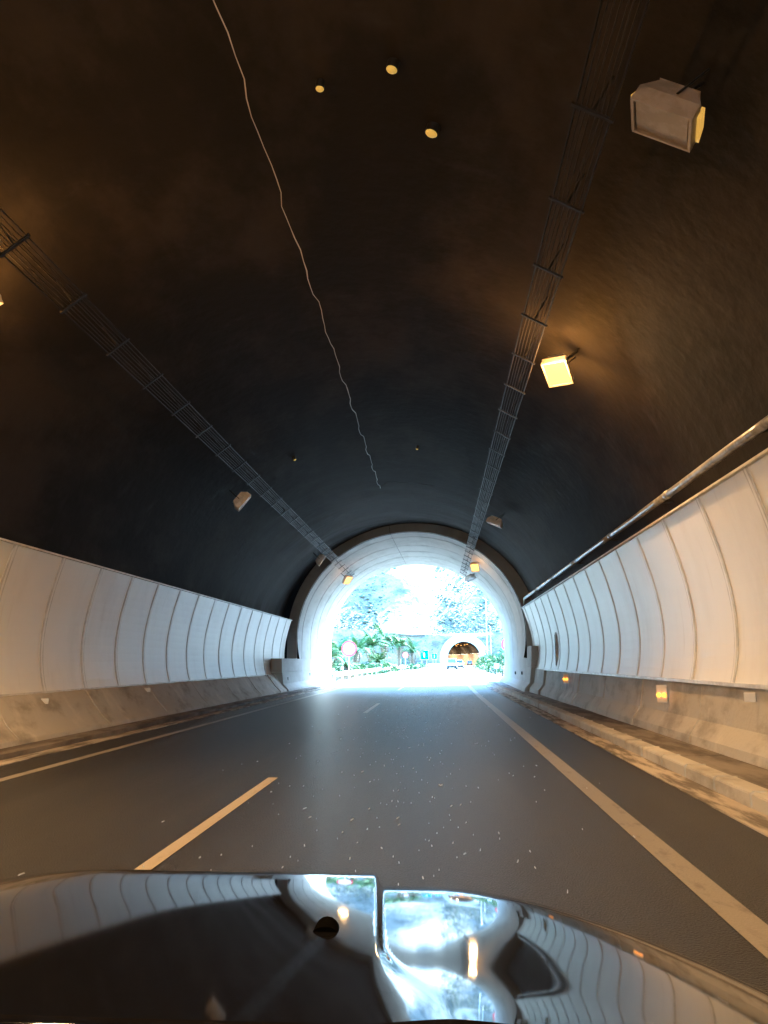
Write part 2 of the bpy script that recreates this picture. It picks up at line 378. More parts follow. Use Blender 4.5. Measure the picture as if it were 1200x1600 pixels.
cc = MB(); P = []
y = -6.0
while y < 27.7:
    P.append((-2.06+(.03 if y % 2.1 < 1 else -.015)+.03*noise.noise(Vector((y*1.3, 5, 0))), y, 7.72-.05*abs(sin(y*pi/2.1))+.03*noise.noise(Vector((y*2, 0, 9))))); y += .3
o = cc.tube(P, [.009*(.6+1.1*abs(noise.noise(Vector((i*.37, 0, 1))))) for i in range(len(P))], 6).build('crown_cable', 'plate', None, True); tag(o, 'thin pale wavy cable running along the crown of the ceiling', 'cable')
arc = []
for i in range(15):
    t = R(93+i*0-i*1.3); arc.append((XC+(LX-.06)*cos(t), 27.75, ZC+(LZ-.08)*sin(t)))
MB().tube([P[-1]]+arc[1:], .012, 6).build('cable_tail', 'cable', o, True)

def traywork(x, z, tilt, label, yend, side):
    g = grp('cable_tray', label, 'cable tray')
    rot = Matrix.Rotation(tilt, 3, 'Y'); W = .36
    def at(u, v, y): q = rot @ Vector((u, 0, v)); return (x+q.x, y, z+q.z)
    for u in (-W/2, W/2):
        MB().box(at(u, 0, (yend-6)/2), (.014, yend+6, .045), rot).build('side_rail', 'tray', g)
    y = -5.5
    while y < yend:
        MB().box(at(0, -.02, y), (W+.08, .04, .025), rot).build('rung', 'tray', g)
        MB().tube([at(0, 0, y), at(0, .42, y)], .012, 5).build('hanger', 'tray', g)
        y += 1.5
    for u in (-.13, -.08, -.03, .03, .07, .12):
        P = []; y = -6.0
        while y <= yend-(abs(u)*6): P.append(at(u+.012*noise.noise(Vector((y*.7, u*30, 0))), .03-.02*abs(sin(pi*(y+5.5)/1.5)), y)); y += .5
        MB().tube(P, .008, 5, False).build('cable', 'cable', g, True)
    return g
traywork(-4.95, 6.28, R(-38), 'dark ladder cable tray hung along the left haunch of the ceiling', 45.5, -1)
traywork(1.55, 6.5, R(30), 'dark ladder cable tray hung along the right haunch of the ceiling', 46, 1)

def luminaire(loc, face, lit, power, label, group, sc=1.0, cap=True):
    """floodlight: housing, glass, bracket; FACE is the direction the glass looks"""
    g = empty('tunnel_lamp', loc, label=label, cat='lamp', group=group)
    f = Vector(face).normalized(); q = f.to_track_quat('Z', 'Y').to_matrix()
    def T(V): return [q @ Vector(v)*sc for v in V]
    hb = MB(); V = []
    for zz, a, b_ in ((0, .21, .27), (-.09, .21, .27), (-.24, .13, .17)):
        V += [(-a, -b_, zz), (a, -b_, zz), (a, b_, zz), (-a, b_, zz)]
    F = [(0, 1, 5, 4), (1, 2, 6, 5), (2, 3, 7, 6), (3, 0, 4, 7), (4, 5, 9, 8), (5, 6, 10, 9), (6, 7, 11, 10), (7, 4, 8, 11), (11, 10, 9, 8), (3, 2, 1, 0)]
    o = mesh('housing', T(V), F, 'lampdarkened' if sc > 1 else 'lampbody', g); bevel(o, .012)
    V = []
    for zz, a, b_ in ((.012, .19, .25), (.03, .17, .23)):
        V += [(-a, -b_, zz), (a, -b_, zz), (a, b_, zz), (-a, b_, zz)]
    mesh('lamp_glass', T(V), [(0, 1, 5, 4), (1, 2, 6, 5), (2, 3, 7, 6), (3, 0, 4, 7), (4, 5, 6, 7)], 'glasson' if lit else ('lampdarkened' if sc > 1 else 'glassoff'), g)
    fr = MB()
    for (cx, cy_), (dx, dy) in (((-.2, 0), (.025, .54)), ((.2, 0), (.025, .54)), ((0, -.26), (.38, .025)), ((0, .26), (.38, .025))): fr.box((cx, cy_, .02), (dx, dy, .05))
    mesh('bezel', T(fr.V), fr.F, 'lampdarkened' if sc > 1 else 'lampbody', g)
    up_ = Vector((XC-loc[0], 0, ZC-loc[2])); up_.normalize()
    for Pq, r_ in (([-f*.2*sc, -up_*.55], .018), ([Vector((0, -.2*sc, 0))-f*.1, Vector((0, -.2, 0))-up_*.5], .012), ([Vector((0, .2*sc, 0))-f*.1, Vector((0, .2, 0))-up_*.5], .012)):
        MB().tube(Pq, r_, 6).build('bracket', 'tray', g)
    if sc > 1:
        for s_ in (-1, 1): mesh('side_glow', T([(-.15, s_*.28, -.02), (.15, s_*.28, -.02), (.12, s_*.25, -.14), (-.12, s_*.25, -.14), (-.15, s_*.31, -.02), (.15, s_*.31, -.02), (.12, s_*.28, -.14), (-.12, s_*.28, -.14)]), [(0, 1, 2, 3), (7, 6, 5, 4), (0, 4, 5, 1), (2, 6, 7, 3), (1, 5, 6, 2), (3, 7, 4, 0)], 'dim', g)
    if power:
        ld = bpy.data.lights.new('lamp_or_halo_light', 'AREA'); ld.shape = 'RECTANGLE'; ld.size = .36; ld.size_y = .5; ld.spread = R(150); ld.energy = power; ld.color = LAMP
        lo_ = bpy.data.objects.new('lamp_or_halo_light', ld); C.objects.link(lo_); lo_.parent = g
        lo_.location = f*.05*sc; lo_.rotation_euler = (f*-1).to_track_quat('Z', 'Y').to_euler()
        if lit and loc[1] > -5:  # extra point lights added beside the housing, warm halo on the ceiling
            ls = bpy.data.lights.new('lamp_or_halo_light', 'POINT'); ls.shadow_soft_size = .12; ls.energy = power*(.8 if 10 < loc[1] < 15 else .4 if loc[1] > 5 else .75); ls.color = (1, .33, .05)
            for dy_ in (-.4, .4):
                l2 = bpy.data.objects.new('lamp_or_halo_light', ls); C.objects.link(l2); l2.parent = g; l2.location = up_*.12+Vector((0, dy_, 0))
    return g
# (x, y, z), facing, lit, power
G = 'floodlights under the tunnel ceiling'
luminaire((2.12, 12.6, 6.25), (-.2, -.45, -.9), True, 9, 'glowing orange floodlight on the right side of the ceiling', G)
luminaire((2.12, 6.3, 6.2), (-.55, .15, -.8), False, 0, 'large pale floodlight with yellow sides at upper right of ceiling', G, 1.1)
luminaire((2.05, 26.8, 6.15), (-.42, .1, -.9), False, 0, 'pale unlit floodlight beyond the glowing one at the right tray', G)
luminaire((1.95, 39.2, 6.1), (-.1, -.5, -.7), True, 2, 'upper yellow lit floodlight under the arch beside the right tray', G)
luminaire((1.95, 44.8, 6.1), (.2, -.2, -.8), False, 0, 'lower brownish floodlight under the arch beside the right tray', G)
luminaire((-5.5, 21.2, 5.9), (.75, .2, -.6), False, 0, 'pale boxy unlit floodlight left of the left cable tray', G)
luminaire((-5.25, 34.6, 5.95), (.8, .12, -.55), False, 0, 'small pale floodlight at left where lining meets arch', G)
luminaire((-4.95, 42.3, 5.85), (.5, -.5, -.7), True, 2, 'small yellow lit floodlight under left end of the arch', G)
luminaire((-5.84, 8.7, 5.9), (.3, -.1, -.9), True, 12, 'floodlight cut by the left edge of the picture', G)
for x_, y_, pw, lb_ in ((-5.35, 1.0, 22, 'orange floodlight over the left lane level with the car'), (2.12, 0.3, 7, 'orange floodlight straight above the right lane by the car'), (-5.35, -9, 26, 'orange floodlight behind the car over the left lane'), (2.12, -9, 18, 'orange floodlight behind the car over the right lane')):
    luminaire((x_, y_, 6.0), (-.4 if x_ > 0 else .4, -.1, -.8), True, pw, lb_, G)

for px, py, r_, lb in ((675, 205, .085, 'brightest round yellow reflection added on the upper ceiling'), (613, 105, .07, 'round yellow reflection added near the top edge of the ceiling'), (500, 135, .055, 'dim round yellow reflection added between crown cable and the brighter ones'),
   (460, 717, .05, 'tiny yellow reflection added left of the crown cable low on the ceiling'), (652, 700, .045, 'tiny yellow reflection added right of the crown cable low on the ceiling')):  # glowing discs added on the lining for yellow windscreen reflections
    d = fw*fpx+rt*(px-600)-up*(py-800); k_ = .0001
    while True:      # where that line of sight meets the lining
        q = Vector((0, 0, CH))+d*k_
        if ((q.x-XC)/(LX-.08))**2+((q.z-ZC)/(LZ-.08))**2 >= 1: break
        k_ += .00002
    nrm = Vector((XC-q.x, 0, ZC-q.z)).normalized(); g = empty('reflection_dot', q, label=lb, cat='light', group='small yellow reflections added on the ceiling')
    MB().tube([-nrm*.1, nrm*.03], r_, 16).build('base', 'tray', g); MB().tube([nrm*.032, nrm*.045, nrm*.06], [r_*.9, r_*.75, r_*.3], 16).build('lens', 'refldot', g, True)
# ---------------------------------------------------------------- markers on the barriers
def marker(x, y, z, side, lit, label, w_=.26, h_=.42):
    g = empty('barrier_marker', (x, y, z), label=label, cat='marker', group='edge markers on the barriers')
    rot = Matrix.Rotation(R(35)*side, 3, 'Z')
    pl = MB().box((0, 0, 0), (w_, .03, h_), rot).build('plate', 'plate', g); bevel(pl, .01)
    if lit:
        for dx in (-.05, .05):
            d = rot @ Vector((dx, -.03, -.02)); V = []; n_ = 12
            for k in range(n_):
                a = 2*pi*k/n_; V.append(d+rot @ Vector((.045*cos(a), 0, .045*sin(a))))
            for k in range(n_):
                a = 2*pi*k/n_; V.append(d+rot @ Vector((.028*cos(a), -.03, .028*sin(a))))
            mesh('lens', V, [(k, (k+1) % n_, n_+(k+1) % n_, n_+k) for k in range(n_)]+[tuple(range(n_, 2*n_))], 'amber', g)
    return g
marker(3.93, 14.2, .82, -1, True, 'nearer white marker plate with twin amber lights on right barrier', .18, .3)
marker(3.93, 24.6, .86, -1, True, 'farther white marker plate with twin amber lights on right barrier', .16, .3)
marker(3.98, 10.4, .93, -1, False, 'plain white marker plate without lights on right barrier', .14, .12)
marker(-7.28, 19.2, .72, 1, False, 'small white marker plate high on the middle of left barrier', .16, .1)
marker(-7.28, 14.1, .7, 1, False, 'dull small marker plate on the nearer part of left barrier', .14, .1)
marker(-7.28, 33.4, .74, 1, False, 'tiny white marker plate on left barrier by the arch', .12, .1)

# ---------------------------------------------------------------- loose chips on the road
ch = MB()
for i in range(560):
    y_ = 5+random.random()**1.4*45; x_ = random.gauss(-.5, .9)-.0*y_
    if i < 14: y_ = random.uniform(6.4, 9.5); x_ = random.gauss(-.25, .35)
    s_ = random.uniform(.0012, .0035)*(1+y_*.09); l_ = s_*random.uniform(2, 9); a = random.gauss(0, .15)
    c_, d_ = cos(a), sin(a)
    P = [(-s_, -l_), (s_, -l_*.7), (s_*.8, l_), (-s_*.7, l_*.8)]
    base = [(x_+u*c_-v*d_, y_+u*d_+v*c_, .005) for u, v in P]; top = [(x_+.7*(u*c_-v*d_), y_+.7*(u*d_+v*c_), .014) for u, v in P]
    ch.add(base+top, [(0, 1, 5, 4), (1, 2, 6, 5), (2, 3, 7, 6), (3, 0, 4, 7), (4, 5, 6, 7)])
o = ch.build('road_chips', 'chip'); tag(o, 'pale chips and grit scattered on the dark road', 'grit', kind='stuff')

# ---------------------------------------------------------------- outside: hill
def hz(x, y):
    d = y-Y2-3
    q = Vector((x*.012, y*.012, 0)); n1 = noise.fractal(q, 1.0, 2.1, 6)
    base = 11+ d*.52 + 22*n1*min(1, d/60+.12)+max(0, -x-10)*.06+6*noise.noise(Vector((x*.03+y*.02, 3, 1)))*min(1, d/40)
    return base
V = []; F = []; nx_, ny_ = 150, 110
for j in range(ny_+1):
    yy = Y2+3+(j/ny_)**1.5*560
    for i in range(nx_+1):
        xx = -330+660*i/nx_
        V.append((xx, yy+ (4*noise.noise(Vector((xx*.05, 0, 0))) if j else 0), hz(xx, yy)))
for j in range(ny_):
    for i in range(nx_): a = j*(nx_+1)+i; F.append((a, a+1, a+nx_+2, a+nx_+1))
hill = mesh('hill', V, F, 'rock', smooth=True); tag(hill, kind='structure')
# rock cut below the hill with the tunnel mouth
TX, TR, TZ = -1.85+10.7, 5.6, 2.4
arcp = [(TX+TR*cos(R(a)), TZ+TR*sin(R(a))) for a in frange(0, 180, 6)]
arcp = [(TX+TR, -.3)]+arcp+[(TX-TR, -.3)]
V = []; F = []
# facade built as quads from the arch outward to the top edge
for x, z in arcp:
    V.append((x, Y2, z))
    V.append((TX+(x-TX)*1.5+(0), Y2, max(-.3, TZ+(z-TZ)*1.45)))
F = [(2*i, 2*i+1, 2*i+3, 2*i+2) for i in range(len(arcp)-1)]
b = len(V)
for x, z in arcp: V.append((x, Y2+1.2, z))
F += [(2*i, 2*i+2, b+i+1, b+i) for i in range(len(arcp)-1)]
fac = mesh('tunnel_portal', V, F, 'facade'); tag(fac, 'far concrete tunnel mouth in the hillside with orange lit walls', 'tunnel')
# rock wall behind the facade ring, ring of quads to a wide outline, then the hill edge
V = []; F = []
N = 120
def outr(x): return hz(x, Y2+3)+.5
outer = []
for i in range(len(arcp)):
    x, z = arcp[i]; outer.append((TX+(x-TX)*1.4, max(-.3, TZ+(z-TZ)*1.35)))
V += [(x, Y2+.3, z) for x, z in outer]
m_ = len(outer)
for i, (x, z) in enumerate(outer):
    f = i/(m_-1); xx = TX+22*cos(pi*f) ; V.append((xx, Y2+3.02, outr(xx) if 0 < i < m_-1 else -.3))
F += [(i, i+1, m_+i+1, m_+i) for i in range(m_-1)]
rk = mesh('rock_cut', V, F, 'rock'); tag(rk, kind='structure')
for sx in (-1, 1):
    V = []; F = []
    X_ = [TX+sx*(21.5+310*(k/60)**1.3) for k in range(61)]
    for x in X_:
        for j in range(7):
            f = j/6; V.append((x, Y2+3.02-(1-f)*3+1.2*noise.noise(Vector((x*.2, f*4, 0)))*(f*(1-f)*4), -.3+(outr(x)+.3)*f))
    for k in range(60):
        for j in range(6): a = k*7+j; F.append((a, a+7, a+8, a+1))
    o = mesh('rock_cut', V, F, 'rock', smooth=True); tag(o, kind='structure')
# interior of the far tunnel, bending left
def bend(y): return -.0045*max(0, y-Y2)**2*.6
V = []; F = []
yy = frange(Y2+.5, Y2+110, 5); ta = [R(-20+220*k/40) for k in range(41)]
inn = MB()
for rr, nm, m_n, a0, a1 in ((TR+.05, 'inner_ceiling', 'lining', 17, 163), (TR+.02, 'inner_wall', 'wallorange', -26, 17), (TR+.02, 'inner_wall', 'wallorange', 163, 206)):
    prof = [(TX+rr*cos(R(a)), TZ+rr*sin(R(a))) for a in frange(a0, a1, 4)]
    MB().sweep(prof, yy, bend, closed=False).build(nm, m_n, fac)
MB().sweep([(TX-TR, .0), (TX+TR, .0)], yy, bend, closed=False).build('inner_road', 'asphalt', fac)
for k in range(9):
    y_ = Y2+8+k*9
    for sx in (-1.6, 1.6):
        lp = MB().box((TX+sx+bend(y_), y_, 7.2), (.5, .7, .15)).build('inner_lamp', 'glasson', fac)
    if k in (1, 3, 5, 7):
        ld = bpy.data.lights.new('lamp_or_halo_light', 'AREA'); ld.size = 1.2; ld.energy = 240; ld.color = (1, .5, .2)
        lo_ = bpy.data.objects.new('lamp_or_halo_light', ld); C.objects.link(lo_); lo_.location = (TX+bend(y_), y_, 7.0)
# hillside shrubs
sb = MB(); rnd = random.Random(4)
ico = [(0, 0, 1), (.9, 0, .4), (.28, .85, .4), (-.72, .53, .4), (-.72, -.53, .4), (.28, -.85, .4), (.72, .53, -.3), (-.28, .85, -.3), (-.9, 0, -.3), (-.28, -.85, -.3), (.72, -.53, -.3)]
icf = [(0, 1, 2), (0, 2, 3), (0, 3, 4), (0, 4, 5), (0, 5, 1), (1, 6, 2), (2, 7, 3), (3, 8, 4), (4, 9, 5), (5, 10, 1), (2, 6, 7), (3, 7, 8), (4, 8, 9), (5, 9, 10), (1, 10, 6)]
cnt = 0
while cnt < 16000:
    x = rnd.uniform(-120, 110); y = Y2+4+rnd.random()**1.3*230
    dn = noise.noise(Vector((x*.03, y*.03, 7)))+.4*noise.noise(Vector((x*.1, y*.1, 2)))
    if dn < rnd.uniform(-.35, .55): continue
    s_ = rnd.uniform(.18, .6)*(2 if rnd.random() < .08 else 1); z = hz(x, y)
    sb.add([(x+s_*vx*rnd.uniform(.7, 1.3), y+s_*vy*rnd.uniform(.7, 1.3), z+s_*.7*vz*rnd.uniform(.7, 1.3)) for vx, vy, vz in ico], icf); cnt += 1
o = sb.build('hillside_scrub', 'shrub'); tag(o, 'dark dry bushes dotted over the bright hillside', 'scrub', kind='stuff')

# ---------------------------------------------------------------- palms and roadside plants
def frond_mesh(L, droop, name='frond', m='leafa', wl=.42):
    V = []; F = []; K = 9; sp_ = []
    for k in range(K+1):
        f = k/K; sp_.append(Vector((L*(f-.25*f*f*droop), 0, L*(.62*f-droop*.85*f*f))))
    for k in range(K):
        a, b_ = sp_[k], sp_[k+1]; f = (k+.5)/K; wd = wl*sin(pi*min(1, f*.92+.1))+.06
        for sgn in (-1, 1):
            i = len(V); V += [a, a.lerp(b_, .55), a.lerp(b_, .9)+Vector((wd*.5, sgn*wd, -wd*.35)), ]
            F.append((i, i+1, i+2))
            i = len(V); m2 = a.lerp(b_, .5); V += [m2, m2.lerp(b_, .9), b_+Vector((wd*.5, sgn*wd*1.05, -wd*.1))]
            F.append((i, i+1, i+2))
    for k in range(K):
        i = len(V); V += [sp_[k]+Vector((0, -.02, 0)), sp_[k]+Vector((0, .02, 0)), sp_[k+1]+Vector((0, .02, 0)), sp_[k+1]+Vector((0, -.02, 0))]; F.append((i, i+1, i+2, i+3))
    me = bpy.data.meshes.new(name); me.from_pydata([tuple(v) for v in V], [], F); me.materials.append(M[m]); return me
FR = [frond_mesh(2.6, .55), frond_mesh(2.4, .9), frond_mesh(2.2, 1.3), frond_mesh(2.5, .7, m='leafb')]
FD = frond_mesh(1.6, 1.9, m='dead', wl=.25)
def palm(x, y, h, n_, sc, label, z=0, warm=False):
    g = empty('palm_tree', (x, y, z), random.uniform(0, 6), label=label, cat='palm tree', group='palms beside the left verge')
    MB().tube([(0, 0, -.3), (.05, 0, h*.5), (0, .04, h)], [.3, .22, .26], 9).build('trunk', 'trunk', g, True)
    for k in range(n_):
        me = random.choice(FR[:3] if not warm else [FR[3], FR[1], FR[3]])
        o = bpy.data.objects.new('frond', me); C.objects.link(o); o.parent = g; o.location = (0, 0, h)
        el = random.uniform(-.9, .25); o.rotation_euler = (random.uniform(-.3, .3), el, k*2.399)
        s_ = sc*random.uniform(.8, 1.15); o.scale = (s_,)*3
    for k in range(6):
        o = bpy.data.objects.new('dead_frond', FD); C.objects.link(o); o.parent = g; o.location = (0, 0, h-.1)
        o.rotation_euler = (0, .5, k*1.05); o.scale = (sc,)*3
def at(px, D, py=None):
    x = (px-682.4)/1196.4*D; return x if py is None else (x, CH+(1033.5-py)/1196.4*D)
palms = [(512, 62, 1.6, 26, 'dense palm cut by the left edge of the arch', .8, True), (528, 72, 2.2, 24, 'tall palm just left of the large round sign', .9, False),
 (556, 80, 2.4, 30, 'blue green palm right behind the large round sign', 1.0, False), (578, 92, 3.0, 30, 'full palm near the middle of the palm row', 1.1, False),
 (600, 104, 4.0, 32, 'tallest palm rising from the middle of the palm row', 1.25, False), (622, 118, 3.6, 26, 'yellow green palm behind the small round sign', 1.3, True),
 (643, 136, 2.8, 24, 'last palm at the right end of the palm row', 1.3, False), (590, 84, 1.2, 22, 'low stout palm in front of the tall palms', .8, True), (541, 66, .8, 20, 'low palm at the foot of the large round sign', .65, False)]
for px, D, h, n_, lb, sc, wm in palms: palm(at(px, D), D, h, n_, sc, lb, .1, wm)
def bush(x, y, w_, h_, label, cat='bush', m='leafb', nl=420, group='bushes along the road', z=0):
    rd = random.Random(int(x*91+y)); fo = MB(); st = MB()
    g = empty('bush', (x, y, z), label=label, cat=cat, group=group)
    for k in range(6):
        a = rd.uniform(0, 6.3); st.tube([(0, 0, -.1), (w_*.25*cos(a), w_*.25*sin(a), h_*.45), (w_*.38*cos(a), w_*.38*sin(a), h_*.8)], [.03, .02, .01], 5)
    for k in range(nl):
        a = rd.uniform(0, 6.3); e = rd.uniform(-.1, 1.5); q = rd.uniform(.55, 1)*(1+.25*noise.noise(Vector((cos(a)*2, sin(a)*2, e*2+x))))
        p = Vector((cos(a)*cos(e)*w_*.5*q, sin(a)*cos(e)*w_*.5*q, h_*(.12+.85*sin(max(e, 0))*q)))
        s_ = rd.uniform(.07, .16)*(1+w_*.15); d1 = Vector((rd.gauss(0, 1), rd.gauss(0, 1), rd.gauss(0, .8))).normalized(); d2 = d1.orthogonal().normalized()
        fo.add([p-d2*s_*.4, p+d1*s_, p+d2*s_*.4, p-d1*s_], [(0, 1, 2, 3)])
    st.build('stem', 'trunk', g); fo.build('foliage', m, g)
for px, D, w_, h_, lb, mm in ((519, 64, 2.2, 1.5, 'dark green bush at the left foot of the arch opening', 'leafa'), (560, 76, 3.2, 1.1, 'low bush right of the large sign post', 'leafb'),
  (580, 82, 3.4, 1.2, 'wide low bush behind the left guardrail', 'leafa'), (603, 92, 3.6, 1.2, 'round low bush under the tallest palm', 'leafb'), (655, 150, 3.5, 1.0, 'far low bush near the blue sign', 'leafa'),
  (640, 120, 2.6, 1.0, 'bush right of the small round sign', 'leafa'),
  (757, 100, 3.2, 2.6, 'leafy green bush behind the right guardrail', 'leafb'), (768, 82, 2.6, 1.8, 'yellow green bush beside the right arch foot', 'leafb'), (779, 72, 2.2, 2.3, 'bush half hidden by the right arch foot', 'leafa'), (749, 125, 3.0, 2.0, 'small far bush right of the faded round sign', 'leafb')):
    bush(at(px, D), D, w_, h_, lb, m=mm, z=.1)
fl = MB().box((at(770.5, 70), 70, .95), (.42, .05, .42)).build('marker_board', 'plate'); bevel(fl, .03)
tag(fl, 'small pale board standing among bushes by right guardrail', 'sign')
MB().tube([(at(770.5, 70), 70.05, -.1), (at(770.5, 70), 70.05, .8)], .03, 6).build('post', 'galv', fl)

# ---------------------------------------------------------------- signs, poles, guardrails
def disc(r_, d_, m, name, g, z, n_=40, y=0, r2=None):
    V = []; F = []
    for yy_ in (y, y-d_):
        V += [(r_*cos(2*pi*k/n_), yy_, z+r_*sin(2*pi*k/n_)) for k in range(n_)]
    F = [(k, (k+1) % n_, n_+(k+1) % n_, n_+k) for k in range(n_)]+[tuple(range(n_, 2*n_))[::-1], tuple(range(n_))]
    return mesh(name, V, F, m, g)
def roundsign(px, py, D, dia, label, detail=False):
    x, z = at(px, D, py); g = empty('road_sign', (x, D, 0), label=label, cat='road sign')
    MB().tube([(0, .05, -.3), (0, .05, z+dia*.4)], .045, 8).build('post', 'galv', g)
    disc(dia/2, .02, 'red', 'red_ring', g, z, y=0); disc(dia*.385, .01, 'white', 'sign_face', g, z, y=-.022)
    if detail:
        for s in (-1, 1):
            mesh('symbol', [(s*dia*.36, -.036, z-.02-dia*.055), (s*dia*.36, -.036, z-.02+dia*.055), (s*dia*.2, -.036, z-.02)], [(0, 1, 2)], 'symbol', g)
            b_ = MB(); b_.box((s*dia*.12, -.036, z+dia*.17), (dia*.1, .004, dia*.05)); b_.build('symbol', 'symbol', g)
    return g
roundsign(545, 1014, 60, 1.2, 'large round red rimmed sign with inward triangles at left', True)
roundsign(632, 1024, 128, 1.0, 'small distant round white sign with red rim at left')
roundsign(750, 1021, 128, 1.1, 'small faded round sign just right of the far tunnel mouth')
roundsign(791, 1008.5, 52.5, 1.05, 'round red rimmed sign mostly hidden behind the right arch foot')
for px, py, D, s_, lb in ((661, 1024, 165, 1.7, 'larger blue direction sign left of the road near far tunnel'), (676.5, 1026, 190, 1.2, 'smaller blue sign nearer to the far tunnel')):
    x, z = at(px, D, py); g = empty('road_sign', (x, D, 0), label=lb, cat='road sign')
    bevel(MB().box((0, 0, z), (s_, .05, s_*1.1)).build('sign_face', 'blue', g), .04)
    MB().box((0, .03, z), (s_+.1, .02, s_*1.1+.1)).build('border', 'white', g)
    MB().box((0, -.03, z), (s_*.15, .01, s_*.6)).build('symbol', 'white', g)
    for q in (-.3, .3): MB().tube([(q*s_, .06, -.3), (q*s_, .06, z)], .05, 6).build('post', 'galv', g)
def lamp_post(px, D, h_, label):
    g = empty('street_lamp', (at(px, D), D, 0), label=label, cat='street lamp', group='lamp posts by the road')
    MB().tube([(0, 0, -.2), (0, 0, h_*.5), (0, 0, h_)], [.1, .075, .05], 8).build('pole', 'galv', g, True)
    MB().tube([(0, 0, h_), (-.4, 0, h_+.3), (-1.5, 0, h_+.4)], .035, 6).build('arm', 'galv', g, True)
    bevel(MB().box((-1.8, 0, h_+.4), (.7, .25, .12)).build('lamp_head', 'galv', g), .03)
lamp_post(757, 118, 10.5, 'tall thin grey lamp post right of the road near far tunnel')
lamp_post(763, 175, 9, 'farther thin lamp post right of the road')
def guardrail(x0, y0, y1, label, face, zt=.72, hw=False):
    g = empty('guardrail', (0, 0, 0), label=label, cat='guardrail')
    prof = [(0, zt), (.035*face, zt-.03), (.035*face, zt-.09), (.0, zt-.13), (0, zt-.18), (.035*face, zt-.22), (.035*face, zt-.28), (0, zt-.31), (-.006*face, zt-.31), (-.006*face, zt)]
    y = y0
    while y < y1-.5:
        e = min(y+4, y1); xf = x0
        MB().sweep([(x+xf, z) for x, z in prof], [y, e], shift).build('rail', 'galv', g)
        MB().box((x0+shift(y)-.1*face, y+.3, zt/2-.1), (.12, .08, zt+.2)).build('post', 'galv', g)
        y = e
    if hw:
        P = [(x0+shift(y_), y_, zt+.2) for y_ in frange(y0, y1, 4)]
        MB().tube(P, .035, 6).build('handrail', 'galv', g)
guardrail(-6.95, 51, 240, 'steel guardrail along the left verge beyond the arch', 1)
guardrail(-9.6, 62, 130, 'second guardrail set back near the palms on the left', 1, .95)
guardrail(5.5, 50.5, 230, 'steel guardrail curving along the right slip lane', -1, .72)
# low scrub along the left rail
gt = MB(); rd = random.Random(8)
for k in range(2600):
    y_ = rd.uniform(52, 170); x_ = shift(y_)-7.5-abs(rd.gauss(0, 1.6)); s_ = rd.uniform(.08, .3)
    a = rd.uniform(0, 6.3); gt.add([(x_-.05, y_, .05), (x_+.05, y_, .05), (x_+.12*cos(a), y_+.12*sin(a), .08+s_)], [(0, 1, 2)])
o = gt.build('dry_grass', 'dead'); tag(o, 'dry grass tufts along the left verge', 'grass', kind='stuff')

